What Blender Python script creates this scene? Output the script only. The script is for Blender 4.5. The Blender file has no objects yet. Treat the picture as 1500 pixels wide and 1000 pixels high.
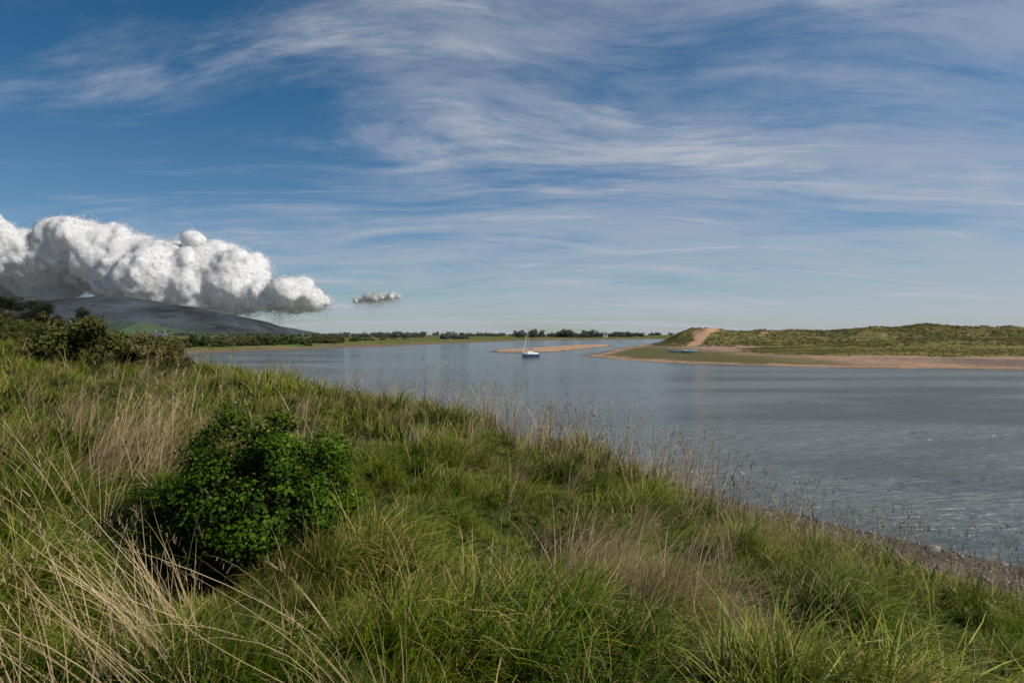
import bpy, math, numpy as np
from mathutils import Vector, Matrix
R = np.random.RandomState(7)
scene = bpy.context.scene
EYE = 6.0

# ------------------------------------------------------------------ noise
_tab = np.random.RandomState(3).rand(256, 256)
def vnoise(x, y):
    xi = np.floor(x).astype(int); yi = np.floor(y).astype(int)
    fx = x - xi; fy = y - yi
    fx = fx*fx*(3-2*fx); fy = fy*fy*(3-2*fy)
    a = _tab[xi & 255, yi & 255]; b = _tab[(xi+1) & 255, yi & 255]
    c = _tab[xi & 255, (yi+1) & 255]; d = _tab[(xi+1) & 255, (yi+1) & 255]
    return (a*(1-fx)+b*fx)*(1-fy)+(c*(1-fx)+d*fx)*fy
def fbm(x, y, o=4):
    s = 0; a = .5; t = 0
    for i in range(o):
        s = s+a*vnoise(x+17.3*i, y+9.1*i); t += a
        x = x*2.03; y = y*2.03; a *= .5
    return s/t-.5
def smooth(x, a, b):
    t = np.clip((x-a)/(b-a), 0, 1); return t*t*(3-2*t)

# ------------------------------------------------------------------ river layout (metres)
LEFT = np.array([(400, -526), (51.9, -36.7), (17.1, 12.2), (-41, 93.7), (-53, 111), (-74, 143), (-92, 180), (-101, 205), (-100, 225), (-93, 260),
                 (-80, 300), (-62, 370), (-38, 470), (-8, 600), (60, 770), (160, 900), (400, 1010), (1200, 1100), (6500, 1200)], float)
RIGHT = np.array([(6500, 1000), (1200, 950), (400, 880), (200, 760), (135, 600), (102, 490), (70, 380), (44, 290), (28, 225), (20, 203), (21, 186), (27, 160),
                  (34, 143), (46, 132), (62, 121), (90, 114), (150, 100), (400, 20), (900, -300)], float)
POLY = np.vstack([LEFT, RIGHT])
BAR = np.array([(-8, 232), (5, 226), (17, 243), (31, 288), (50, 345), (58, 400), (36, 390), (10, 312), (-5, 268)], float)

def dist_poly(x, y, P, closed=False):
    d = np.full(x.shape, 1e9)
    n = len(P)
    for i in range(n if closed else n-1):
        a = P[i]; b = P[(i+1) % n]; ab = b-a; L = ab@ab
        t = np.clip(((x-a[0])*ab[0]+(y-a[1])*ab[1])/L, 0, 1)
        d = np.minimum(d, np.hypot(x-a[0]-t*ab[0], y-a[1]-t*ab[1]))
    return d
def inside(x, y, P):
    c = np.zeros(x.shape, bool); n = len(P)
    for i in range(n):
        x1, y1 = P[i]; x2, y2 = P[(i+1) % n]
        if y1 == y2: continue
        c ^= ((y1 > y) != (y2 > y)) & (x < (x2-x1)*(y-y1)/(y2-y1)+x1)
    return c

def terrain(x, y, want_zone=False):
    x = np.asarray(x, float); y = np.asarray(y, float)
    far = smooth(np.hypot(x, y), 30, 160)
    wx = fbm(x/14, y/14, 3)*6*far+fbm(x/2.2, y/2.2, 3)*0.9*(1-far)
    dl = dist_poly(x, y, LEFT); dr = dist_poly(x, y, RIGHT)
    ins = inside(x, y, POLY)
    isleft = dl < dr
    t = -.58*x+.815*y
    s = np.maximum(dl+wx*.6, 0)
    xs = [0, 3, 5, 6.5, 8, 10, 12, 16, 21, 30, 50, 80, 200]
    zm = np.interp(s, xs, [0, .25, .6, 1.5, 2.5, 3.3, 3.65, 4.1, 4.4, 4.75, 5.3, 5.7, 6])
    zr = np.interp(s, [0, 3, 5, 8, 11, 15, 21, 30, 50, 80, 200], [0, .25, .55, 1.3, 1.95, 2.95, 4.4, 4.75, 5.3, 5.7, 6])
    w = smooth(t, 2, 19)
    zn = zr*(1-w)+zm*w
    zb = np.interp(s, [0, 4, 9, 14, 20, 40, 200], [0, .5, 2.9, 4.8, 5.7, 6.4, 8])
    w = smooth(y, 45, 85); zn = zn*(1-w)+zb*w
    zf = np.interp(s, [0, 10, 14, 30, 200, 1000, 6000], [0, .5, 1.3, 1.9, 2.4, 3.2, 4])
    w = smooth(y, 165, 230); zl = zn*(1-w)+zf*w
    hum = smooth(s, 6, 10)*(1-smooth(y, 120, 200))
    zl = zl+hum*(fbm(x/3.1, y/3.1, 3)*.85+fbm(x/.9+5, y/.9, 2)*.7)
    k = np.exp(-(x*x+y*y)/7.0); zl = zl*(1-k)+4.4*k
    sr = np.maximum(dr+wx, 0)
    z_r = np.interp(sr, [0, 8, 40, 80, 120, 1000, 6000], [0, .18, .6, 1.0, 1.6, 3, 4])
    rx = np.array([40, 60, 66, 76, 84, 92, 100, 112, 130, 165, 210, 260, 330, 500, 900])
    rh = np.array([0, 1, 2.8, 5.0, 7.8, 9.0, 8.7, 7.3, 7.2, 7.7, 8.2, 7.2, 7.8, 9, 9])
    cy = 335+fbm(x/60, x*0+3.3, 3)*40
    rid = np.interp(x, rx, rh)
    prof = np.exp(-((y-cy)/np.where(y < cy, 42., 80.))**2)
    nz = fbm(x/26, y/26, 5)
    dune = rid*prof*(1+nz*.5)+prof*fbm(x/8, y/8, 3)*2.8
    cy2 = 255+fbm(x/50, x*0+8.3, 3)*50
    dune += 2.6*np.exp(-((y-cy2)/18)**2)*smooth(x, 95, 150)*(0.7+nz)
    dune *= smooth(sr, 4, 32)
    z_r = z_r+np.maximum(dune, 0)+smooth(sr, 60, 110)*nz*.8
    dx = np.minimum(dl, dr)
    bed = -np.interp(dx, [0, 4, 25], [0.02, .5, 3])
    z = np.where(ins, bed, np.where(isleft, zl, z_r))
    bar_d = dist_poly(x, y, BAR, True)*np.where(inside(x, y, BAR), 1, -1)+fbm(x/9, y/9, 3)*5
    zbar = np.interp(bar_d, [-12, 0, 3, 9], [-3, 0, .35, .6])
    z = np.maximum(z, zbar)
    if not want_zone: return z
    return z, dict(ins=ins, left=isleft, s=s, sr=sr, t=t, dune=dune, bar=bar_d, nz=nz)

def TZ(x, y): return float(terrain(np.array([x]), np.array([y]))[0])

# ------------------------------------------------------------------ material helpers
def mat(name):
    m = bpy.data.materials.new(name); m.use_nodes = True
    nt = m.node_tree; nt.nodes.clear()
    out = nt.nodes.new('ShaderNodeOutputMaterial')
    return m, nt, out
def N(nt, typ, **kw):
    n = nt.nodes.new(typ)
    for k, v in kw.items():
        if k in n.inputs: n.inputs[k].default_value = v
        else: setattr(n, k, v)
    return n
def simple(name, col, rough=.6, metal=0, var=.15, scale=5):
    m, nt, out = mat(name)
    p = N(nt, 'ShaderNodeBsdfPrincipled', Roughness=rough, Metallic=metal)
    no = N(nt, 'ShaderNodeTexNoise', Scale=scale, Detail=5.)
    mr = N(nt, 'ShaderNodeMapRange'); mr.inputs[3].default_value = 1-var*2; mr.inputs[4].default_value = 1+var*2
    mx = N(nt, 'ShaderNodeMix', data_type='RGBA', blend_type='MULTIPLY'); mx.inputs[0].default_value = 1
    mx.inputs[6].default_value = (*col, 1)
    nt.links.new(no.outputs[0], mr.inputs[0]); nt.links.new(mr.outputs[0], mx.inputs[7])
    nt.links.new(mx.outputs[2], p.inputs['Base Color']); nt.links.new(p.outputs[0], out.inputs[0])
    return m
def math_n(nt, op, a, b=None, c=None):
    n = nt.nodes.new('ShaderNodeMath'); n.operation = op
    for i, v in enumerate((a, b, c)):
        if v is None: continue
        if isinstance(v, (int, float)): n.inputs[i].default_value = v
        else: nt.links.new(v, n.inputs[i])
    return n.outputs[0]
def mixc(nt, f, a, b, blend='MIX'):
    n = nt.nodes.new('ShaderNodeMix'); n.data_type = 'RGBA'; n.blend_type = blend
    for i, v in ((0, f), (6, a), (7, b)):
        if isinstance(v, (int, float)): n.inputs[i].default_value = v
        elif isinstance(v, tuple): n.inputs[i].default_value = (*v, 1)
        else: nt.links.new(v, n.inputs[i])
    return n.outputs[2]
def maprange(nt, v, a, b, c=0., d=1., st='SMOOTHSTEP'):
    n = nt.nodes.new('ShaderNodeMapRange'); n.interpolation_type = st
    nt.links.new(v, n.inputs[0])
    for i, q in enumerate((a, b, c, d)): n.inputs[i+1].default_value = q
    return n.outputs[0]
def noise(nt, vec, scale, detail=4., rough=.5, dist=0.):
    n = N(nt, 'ShaderNodeTexNoise', Scale=scale, Detail=detail, Roughness=rough, Distortion=dist)
    if vec is not None: nt.links.new(vec, n.inputs['Vector'])
    return n.outputs[0]

def mesh_obj(name, verts, faces, mats=(), smooth_=False, link=True, matidx=None, cols=None):
    me = bpy.data.meshes.new(name)
    verts = np.asarray(verts, np.float32); faces = np.asarray(faces, np.int32)
    nf, k = faces.shape
    me.vertices.add(len(verts)); me.vertices.foreach_set('co', verts.ravel())
    me.loops.add(nf*k); me.loops.foreach_set('vertex_index', faces.ravel())
    me.polygons.add(nf); me.polygons.foreach_set('loop_start', np.arange(nf, dtype=np.int32)*k)
    if matidx is not None: me.polygons.foreach_set('material_index', np.asarray(matidx, np.int32))
    me.polygons.foreach_set('use_smooth', np.full(nf, smooth_))
    me.update(calc_edges=True)
    for m in mats: me.materials.append(m)
    if cols is not None:
        a = me.color_attributes.new('Col', 'FLOAT_COLOR', 'POINT')
        c = np.ones((len(verts), 4), np.float32); c[:, :3] = cols
        a.data.foreach_set('color', c.ravel())
    o = bpy.data.objects.new(name, me)
    if link: scene.collection.objects.link(o)
    return o

# ------------------------------------------------------------------ ground sheet
def scar_w(x, y):
    a = smooth(1-np.abs((x-(89+(y-318)*.42)+fbm(x/3, y/3, 3)*4)/(3.4+smooth(y, 300, 335)*5)), .0, .45)*smooth(y, 283, 291)*(1-smooth(y, 336, 342))
    return a
def build_ground():
    ang = np.radians(np.concatenate([np.arange(-48, 48, .14), np.arange(48, 312, 2.0)]))
    rad = np.concatenate([[0.05], np.geomspace(.4, 60, 170), np.geomspace(62, 600, 240), np.geomspace(615, 7500, 60)])
    A, Rr = np.meshgrid(ang, rad)
    x = np.sin(A)*Rr; y = np.cos(A)*Rr
    z, Z = terrain(x, y, True)
    nr, na = x.shape
    far = smooth(Rr, 40, 150)
    n1 = fbm(x/6, y/6, 4); n2 = fbm(x/40, y/18, 4); n3 = fbm(x/1.3, y/1.3, 3)
    def C(*c): return np.array(c)
    def mx(a, b, f): return a*(1-f[..., None])+b*f[..., None]
    one = np.ones(x.shape+(3,))
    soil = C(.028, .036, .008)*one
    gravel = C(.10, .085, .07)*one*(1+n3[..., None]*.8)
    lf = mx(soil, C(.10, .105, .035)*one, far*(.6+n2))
    field = mx(C(.085, .12, .03)*one, C(.15, .13, .06)*one, smooth(n2+n1*.6, -.1, .12))
    lf = mx(lf, field, smooth(y, 200, 260))
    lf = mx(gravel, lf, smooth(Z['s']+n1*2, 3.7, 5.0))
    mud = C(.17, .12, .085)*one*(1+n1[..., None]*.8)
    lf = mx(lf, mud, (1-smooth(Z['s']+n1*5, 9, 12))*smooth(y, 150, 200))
    sand = C(.33, .22, .15)*one; wet = C(.12, .095, .075)*one; shing = C(.175, .135, .112)*one
    marsh = C(.175, .15, .055)*one; dgrass = C(.155, .138, .055)*one; dark = C(.065, .07, .028)*one
    sr = Z['sr']
    rt = mx(wet, sand, smooth(sr+n1*5, .5, 4))
    rt = mx(rt, shing, smooth(x+n2*60, 62, 92)*smooth(sr+n2*20, 2, 10)*(1-smooth(sr+n2*30, 38, 46)))
    rt = mx(rt, C(.075, .085, .035)*one, (smooth(sr+n1*9, 5, 9)*(1-smooth(x+n1*14, 54, 80)))*.85)
    rt = mx(rt, mx(marsh, dark, smooth(n2+n1*.5, .02, .2)), smooth(sr+n2*30+n1*8, 48, 58))
    rt = mx(rt, mx(dgrass, dark, smooth(Z['nz']+n1*.6, -.05, .2)*.7), smooth(Z['dune'], .7, 2.0))
    scar = scar_w(x, y)
    scar = np.maximum(scar, smooth(n1+fbm(x/15, y/9, 3), .25, .34)*smooth(Z['dune'], 2.5, 5)*.7)
    rt = mx(rt, C(.44, .27, .17)*one, scar)
    col = np.where(Z['left'][..., None], lf, rt)
    col = np.where(Z['ins'][..., None], (C(.12, .10, .075)*one), col)
    col = mx(col, mx(wet, sand*1.15, smooth(Z['bar']+n1*3, .5, 2)), smooth(Z['bar'], -1, 0))
    v = np.stack([x, y, z], -1).reshape(-1, 3)
    i, j = np.meshgrid(np.arange(nr-1), np.arange(na), indexing='ij'); j2 = (j+1) % na
    f = np.stack([i*na+j, i*na+j2, (i+1)*na+j2, (i+1)*na+j], -1).reshape(-1, 4)[:, ::-1]
    m, nt, out = mat('ground_material')
    at = N(nt, 'ShaderNodeAttribute', attribute_name='Col')
    geo = N(nt, 'ShaderNodeNewGeometry'); P = geo.outputs['Position']
    a = noise(nt, P, .8, 8, .65); b = noise(nt, P, 14, 6, .7)
    fa = maprange(nt, a, .3, .7, .62, 1.4); fb = maprange(nt, b, .3, .7, .6, 1.4)
    c = mixc(nt, 1., at.outputs['Color'], math_n(nt, 'MULTIPLY', fa, fb), 'MULTIPLY')
    p = N(nt, 'ShaderNodeBsdfDiffuse')
    nt.links.new(c, p.inputs['Color'])
    bp = N(nt, 'ShaderNodeBump', Strength=.7, Distance=.12); nt.links.new(math_n(nt, 'ADD', a, math_n(nt, 'MULTIPLY', b, .4)), bp.inputs['Height'])
    nt.links.new(bp.outputs[0], p.inputs['Normal']); nt.links.new(p.outputs[0], out.inputs[0])
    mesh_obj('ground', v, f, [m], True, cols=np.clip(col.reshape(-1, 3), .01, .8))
build_ground()

# ------------------------------------------------------------------ water
def build_water():
    m, nt, out = mat('river_water')
    P = N(nt, 'ShaderNodeNewGeometry').outputs['Position']
    mp = N(nt, 'ShaderNodeMapping'); mp.inputs['Scale'].default_value = (.5, 1.5, 1); mp.inputs['Rotation'].default_value = (0, 0, .22)
    nt.links.new(P, mp.inputs[0]); V = mp.outputs[0]
    a = noise(nt, V, 1.9, 5, .6, .5); b = noise(nt, V, .42, 4, .6, .8); c = noise(nt, V, 6.5, 3, .6)
    h = math_n(nt, 'ADD', math_n(nt, 'ADD', math_n(nt, 'MULTIPLY', a, 1.4), math_n(nt, 'MULTIPLY', b, 2.2)), math_n(nt, 'MULTIPLY', c, .22))
    mp2 = N(nt, 'ShaderNodeMapping'); mp2.inputs['Scale'].default_value = (.014, .05, 1); mp2.inputs['Rotation'].default_value = (0, 0, .3)
    nt.links.new(P, mp2.inputs[0])
    pat = noise(nt, mp2.outputs[0], 1., 7, .7, .8)
    bp = N(nt, 'ShaderNodeBump', Distance=.40)
    nt.links.new(maprange(nt, pat, .36, .64, .5, 1.), bp.inputs['Strength'])
    nt.links.new(h, bp.inputs['Height'])
    p = N(nt, 'ShaderNodeBsdfPrincipled', Roughness=.12, IOR=1.33)
    nt.links.new(mixc(nt, maprange(nt, pat, .38, .62), (.075, .10, .115), (.15, .175, .18)), p.inputs['Base Color'])
    nt.links.new(maprange(nt, pat, .38, .62, .08, .15), p.inputs['Roughness'])
    nt.links.new(bp.outputs[0], p.inputs['Normal']); nt.links.new(p.outputs[0], out.inputs[0])
    S = 7400
    mesh_obj('river', [(-S, -S, 0), (S, -S, 0), (S, S, 0), (-S, S, 0)], [(0, 1, 2, 3)], [m])
build_water()

# ------------------------------------------------------------------ mountain
def build_mountain():
    D = 3600.
    px = np.array([-400, -200, -60, 0, 60, 100, 150, 190, 230, 280, 330, 365, 390, 410, 450])
    py = np.array([480, 468, 454, 446, 439, 437, 433, 434, 441, 449, 459, 466, 477, 489, 493])
    xs = np.linspace(-4400, -1000, 480); ys = np.linspace(2500, 5200, 220)
    X, Y = np.meshgrid(xs, ys)
    rx = (px-750)/1000*D; rz = (490-py)/1000*D+EYE
    h = np.interp(X, rx, rz)
    prof = np.where(Y < D, smooth(Y, 2600, D)**.9, 1-smooth(Y, D, 5200)*.8)
    fold = fbm(X/420, Y/900, 5)
    ridge = np.abs(fbm(X/260+3, Y/700, 3))*-2
    Z = h*prof*(1+(fold*.6+ridge*.35)*(1-np.exp(-((Y-D)/300)**2)))-4
    g = smooth(Z/np.maximum(h, 30)+fbm(X/200, Y/200, 4)*.6, .26, .45)[..., None]
    fl = smooth(fbm(X/70, Y/120, 2), -.04, .02)[..., None]
    low = np.array([.075, .105, .06])*fl+np.array([.045, .065, .05])*(1-fl)
    hi = np.array([.052, .060, .068])*(1+fbm(X/170, Y/260, 5)[..., None]*1.8)  # aerial haze painted in: upper slopes tinted grey-blue
    col = low*(1-g)+hi*g
    nr, na = X.shape
    i, j = np.meshgrid(np.arange(nr-1), np.arange(na-1), indexing='ij')
    f = np.stack([i*na+j, i*na+j+1, (i+1)*na+j+1, (i+1)*na+j], -1).reshape(-1, 4)
    m, nt, out = mat('mountain_material')
    at = N(nt, 'ShaderNodeAttribute', attribute_name='Col')
    P = N(nt, 'ShaderNodeNewGeometry').outputs['Position']
    a = noise(nt, P, .02, 8, .65)
    c = mixc(nt, 1., at.outputs['Color'], maprange(nt, a, .3, .7, .8, 1.2), 'MULTIPLY')
    p = N(nt, 'ShaderNodeBsdfDiffuse'); nt.links.new(c, p.inputs[0]); nt.links.new(p.outputs[0], out.inputs[0])
    mesh_obj('mountain', np.stack([X, Y, Z], -1).reshape(-1, 3), f, [m], True, cols=np.clip(col.reshape(-1, 3), .02, .6))
build_mountain()

# ------------------------------------------------------------------ vegetation materials
def foliage_mat(name, cA, cB, cDry, dryamt=0., wscale=.35, transl=.35, rough=.5, spec=.35, base=.6):
    m, nt, out = mat(name)
    at = N(nt, 'ShaderNodeAttribute', attribute_name='Col')
    sp = N(nt, 'ShaderNodeSeparateColor'); nt.links.new(at.outputs['Color'], sp.inputs[0])
    P = N(nt, 'ShaderNodeNewGeometry').outputs['Position']
    w = noise(nt, P, wscale, 4, .6)
    w2 = noise(nt, P, wscale*2.2+.1, 3, .6)
    oi = N(nt, 'ShaderNodeObjectInfo')
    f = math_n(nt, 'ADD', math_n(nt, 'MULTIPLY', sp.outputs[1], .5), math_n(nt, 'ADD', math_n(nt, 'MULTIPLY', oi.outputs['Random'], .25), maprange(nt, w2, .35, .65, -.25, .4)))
    c = mixc(nt, f, cA, cB)
    dr = maprange(nt, w, .44, .64, 0., 1.)
    d2 = math_n(nt, 'MULTIPLY', dr, dryamt)
    d3 = math_n(nt, 'MULTIPLY', d2, maprange(nt, sp.outputs[0], .1, 1., .4, 1.))
    d4 = math_n(nt, 'MAXIMUM', d3, sp.outputs[2])
    c = mixc(nt, d4, c, cDry)
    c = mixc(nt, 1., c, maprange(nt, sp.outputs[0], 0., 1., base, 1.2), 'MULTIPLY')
    p = N(nt, 'ShaderNodeBsdfPrincipled', Roughness=rough); p.inputs['Specular IOR Level'].default_value = spec
    tr = N(nt, 'ShaderNodeBsdfTranslucent')
    nt.links.new(c, p.inputs['Base Color']); nt.links.new(c, tr.inputs[0])
    ms = N(nt, 'ShaderNodeMixShader'); ms.inputs[0].default_value = transl
    nt.links.new(p.outputs[0], ms.inputs[1]); nt.links.new(tr.outputs[0], ms.inputs[2]); nt.links.new(ms.outputs[0], out.inputs[0])
    return m
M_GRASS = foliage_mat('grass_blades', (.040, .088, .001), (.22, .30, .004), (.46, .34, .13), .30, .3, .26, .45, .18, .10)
M_STRAW = foliage_mat('dry_straw', (.33, .23, .12), (.56, .43, .25), (.4, .3, .2), 0., .3, .25, .6, .2)
M_STALK = foliage_mat('dead_stalk', (.12, .075, .05), (.24, .16, .10), (.3, .2, .12), 0., .3, .1, .7, .2)
M_LEAF = foliage_mat('hawthorn_leaf', (.018, .05, .002), (.085, .15, .005), (.16, .21, .012), 0., 2., .3, .6, .12, .12)
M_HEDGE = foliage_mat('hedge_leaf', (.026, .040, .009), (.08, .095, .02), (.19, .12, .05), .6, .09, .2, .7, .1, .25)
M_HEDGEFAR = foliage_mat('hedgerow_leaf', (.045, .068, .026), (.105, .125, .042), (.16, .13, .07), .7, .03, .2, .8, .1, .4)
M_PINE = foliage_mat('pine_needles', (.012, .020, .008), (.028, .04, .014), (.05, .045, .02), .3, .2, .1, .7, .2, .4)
M_FAR = foliage_mat('distant_leaf_hazed', (.08, .10, .09), (.12, .14, .115), (.15, .15, .14), .4, .01, .1, .9, .1, .7)  # distance haze put into the leaf colours, paler and slightly bluish
M_MARRAM = foliage_mat('marram_blades', (.09, .098, .03), (.225, .20, .075), (.31, .25, .12), .55, .04, .25, .7, .1, .4)
M_BARK = simple('bark', (.07, .05, .04), .9, var=.3, scale=9)

# ------------------------------------------------------------------ blades
def blades(n, rbase, Lr, Wr, th0, bend, head_mu, head_sd, K=5, dry=0., rs=R, base=None, tmin=0.):
    L = rs.uniform(*Lr, n); W = rs.uniform(*Wr, n)
    hd = rs.normal(head_mu, head_sd, n)
    if base is None:
        a = rs.uniform(0, 6.283, n); r = rbase*np.sqrt(rs.rand(n)); base = np.stack([np.cos(a)*r, np.sin(a)*r, np.full(n, -.06)], 1)
    t0 = tmin+np.abs(rs.normal(0, th0, n)); bd = rs.uniform(*bend, n)
    rn = rs.rand(n); dr = (rs.rand(n) < dry).astype(float)*rs.uniform(.6, 1, n)
    tw = rs.uniform(-.9, .9, n)
    P = base.copy(); V = []; C = []
    dirh = np.stack([np.cos(hd), np.sin(hd), np.zeros(n)], 1)
    side = np.stack([-np.sin(hd+tw), np.cos(hd+tw), np.zeros(n)], 1)
    wig = rs.normal(0, .08, n)
    for k in range(K+1):
        t = k/K
        w = W*(1-t**1.6)*.5+.0003
        V.append(P-side*w[:, None]); V.append(P+side*w[:, None])
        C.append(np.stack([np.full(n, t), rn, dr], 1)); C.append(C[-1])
        th = t0+bd*(t+.5/K)**1.4+wig*math.sin(5*t)
        P = P+(dirh*np.sin(th)[:, None]+np.array([0, 0, 1])*np.cos(th)[:, None])*(L/K)[:, None]
    V = np.stack(V, 1).reshape(-1, 3); C = np.stack(C, 1).reshape(-1, 3)
    m = 2*(K+1); b = (np.arange(n)*m)[:, None]
    F = np.concatenate([np.stack([b[:, 0]+2*k, b[:, 0]+2*k+1, b[:, 0]+2*k+3, b[:, 0]+2*k+2], 1) for k in range(K)])
    return V, F, C, P
def merge(parts):
    V = []; F = []; C = []; o = 0
    for v, f, c in parts:
        V.append(v); F.append(f+o); C.append(c); o += len(v)
    return np.vstack(V), np.vstack(F), np.vstack(C)
def coll(name): return bpy.data.collections.new(name)
def add_variant(c, name, parts, m):
    V, F, C = merge(parts)
    o = mesh_obj(name, V, F, [m], False, link=False, cols=C); c.objects.link(o); return o

CG = coll('grass_tufts')
for i in range(8):
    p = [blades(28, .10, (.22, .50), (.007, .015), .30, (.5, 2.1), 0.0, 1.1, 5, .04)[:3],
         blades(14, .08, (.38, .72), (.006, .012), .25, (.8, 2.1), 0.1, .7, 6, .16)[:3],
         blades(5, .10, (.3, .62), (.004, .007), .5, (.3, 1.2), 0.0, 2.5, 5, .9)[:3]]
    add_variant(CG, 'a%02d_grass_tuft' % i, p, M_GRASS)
CG2 = coll('grass_tufts_coarse')
for i in range(6):
    p = [blades(44, .25, (.22, .55), (.016, .032), .3, (.4, 1.9), 0.0, 1.1, 3, .07)[:3],
         blades(8, .25, (.3, .75), (.010, .018), .4, (.3, 1.2), 0.0, 2.0, 3, .9)[:3]]
    add_variant(CG2, 'b%02d_grass_tuft' % i, p, M_GRASS)
CS = coll('straw_tufts')
for i in range(5):
    p = [blades(36, .12, (.4, .85), (.003, .0075), .25, (.5, 1.6), 0.0, .6, 6, 0)[:3]]
    add_variant(CS, 'c%02d_straw_tuft' % i, p, M_STRAW)
CL = coll('leaning_straw')
for i in range(6):
    v, f, c, tip = blades(12, .16, (.5, 1.35), (.004, .008), .25, (.1, .9), 0.0, .4, 7, 0, tmin=.5)
    hb = np.repeat(tip, 5, 0)-np.tile(np.linspace(0, .1, 5), 12)[:, None]*np.array([.7, 0, .7])
    p2 = blades(len(hb), 0, (.02, .06), (.004, .008), .6, (.2, .8), 0, 2.5, 1, 0, base=hb)[:3]
    add_variant(CL, 'j%02d_leaning_straw' % i, [(v, f, c), p2], M_STRAW)
CT = coll('seed_stalks')
for i in range(6):
    n = 9
    v, f, c, tip = blades(n, .2, (.6, 1.25), (.010, .016), .18, (.1, .8), 0.0, 1.0, 6, 0)
    hb = np.repeat(tip, 10, 0)-np.tile(np.linspace(0, .2, 10), n)[:, None]*np.array([.25, 0, 1.])
    p2 = blades(len(hb), 0, (.02, .07), (.009, .016), .6, (.2, .8), 0, 2.5, 1, 0, base=hb)[:3]
    add_variant(CT, 'd%02d_seed_stalk' % i, [(v, f, c), p2], M_STRAW)
CD = coll('dead_weeds')
for i in range(5):
    v, f, c, tip = blades(2, .08, (.6, 1.15), (.012, .017), .1, (.0, .35), 0.0, 2., 5, 0)
    vv = v.reshape(2, -1, 3); hb = []
    for b in range(2):
        for k in (6, 8, 9, 10, 11): hb += [vv[b, k]]
    hb = np.array(hb)
    v2, f2, c2, tip2 = blades(len(hb), 0, (.06, .2), (.007, .010), .6, (-.3, .3), 0, 2.5, 2, 0, base=hb)
    h3 = np.repeat(tip2, 3, 0)
    p3 = blades(len(h3), 0, (.012, .035), (.012, .018), 1., (0, .5), 0, 2.5, 1, 0, base=h3)[:3]
    add_variant(CD, 'e%02d_dead_weed' % i, [(v, f, c), (v2, f2, c2), p3], M_STALK)

def leaves(cent, nrm, size, rs=R, aspect=.6, jit=.7):
    n = len(cent)
    nn = nrm+rs.normal(0, jit, (n, 3)); nn /= np.linalg.norm(nn, axis=1)[:, None]+1e-9
    r = rs.normal(0, 1, (n, 3)); a = np.cross(nn, r); a /= np.linalg.norm(a, axis=1)[:, None]+1e-9
    b = np.cross(nn, a); L = size*rs.uniform(.6, 1.3, n); L = L[:, None]; W = L*aspect
    V = np.stack([cent-a*L*.5, cent+b*W*.5+nn*L*.08, cent+a*L*.5, cent-b*W*.5+nn*L*.08], 1).reshape(-1, 3)
    F = np.arange(n*4).reshape(n, 4)
    return V, F
def clump_points(centers, radii, n, rs=R):
    w = radii**2; w = w/w.sum(); k = rs.choice(len(centers), n, p=w)
    d = rs.normal(0, 1, (n, 3)); d /= np.linalg.norm(d, axis=1)[:, None]
    rr = radii[k]*(rs.rand(n)**.35)*rs.uniform(.75, 1.15, n)
    return centers[k]+d*rr[:, None]*np.array([1, 1, .8]), d, k
def tube(p0, p1, r0, r1, n=7, bend=None, seg=4):
    p0 = np.array(p0, float); p1 = np.array(p1, float)
    ax = p1-p0; u = np.cross(ax, [0.3, 1, .2]); u /= np.linalg.norm(u); w = np.cross(ax, u); w /= np.linalg.norm(w)
    V = []
    for s in range(seg+1):
        t = s/seg; c = p0+ax*t+(0 if bend is None else np.array(bend)*math.sin(math.pi*t)); r = r0+(r1-r0)*t
        for q in range(n):
            a = 2*math.pi*q/n; V.append(c+(u*math.cos(a)+w*math.sin(a))*r)
    F = [(s*n+q, s*n+(q+1) % n, (s+1)*n+(q+1) % n, (s+1)*n+q) for s in range(seg) for q in range(n)]
    return np.array(V), np.array(F)

CH = coll('scrub_bushes'); CH2 = coll('hedge_bushes')
for i in range(6):
    nc = 15
    a = R.uniform(0, 6.28, nc); r = R.uniform(.15, .7, nc); zc = R.uniform(.1, .8, nc)
    cen = np.stack([np.cos(a)*r*(1.2-zc*.6), np.sin(a)*r*(1.2-zc*.6), zc*R.uniform(.5, 1.2, nc)], 1); rad = R.uniform(.12, .30, nc)
    pts, d, k = clump_points(cen, rad, 2600)
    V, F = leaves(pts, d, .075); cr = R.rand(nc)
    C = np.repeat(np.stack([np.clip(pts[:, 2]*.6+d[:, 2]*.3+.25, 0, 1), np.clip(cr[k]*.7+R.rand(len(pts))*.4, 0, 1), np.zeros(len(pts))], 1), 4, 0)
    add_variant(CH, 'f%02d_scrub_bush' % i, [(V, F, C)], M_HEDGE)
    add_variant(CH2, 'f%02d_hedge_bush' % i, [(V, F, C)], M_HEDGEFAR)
CF = coll('distant_trees')
for i in range(5):
    nc = 12
    cen = np.stack([R.uniform(-.6, .6, nc), R.uniform(-.5, .5, nc), R.uniform(.15, .85, nc)], 1); rad = R.uniform(.12, .32, nc)
    pts, d, k = clump_points(cen, rad, 700); V, F = leaves(pts, d, .15)
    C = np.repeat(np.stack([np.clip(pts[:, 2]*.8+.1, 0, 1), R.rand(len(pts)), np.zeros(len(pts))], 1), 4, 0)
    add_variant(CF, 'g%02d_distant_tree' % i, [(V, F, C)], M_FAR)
CM = coll('marram_tufts')
for i in range(4):
    add_variant(CM, 'h%02d_marram_tuft' % i, [blades(46, .55, (.4, .85), (.06, .11), .4, (.2, 1.), 0.0, 1.6, 2, .1)[:3]], M_MARRAM)

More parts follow.
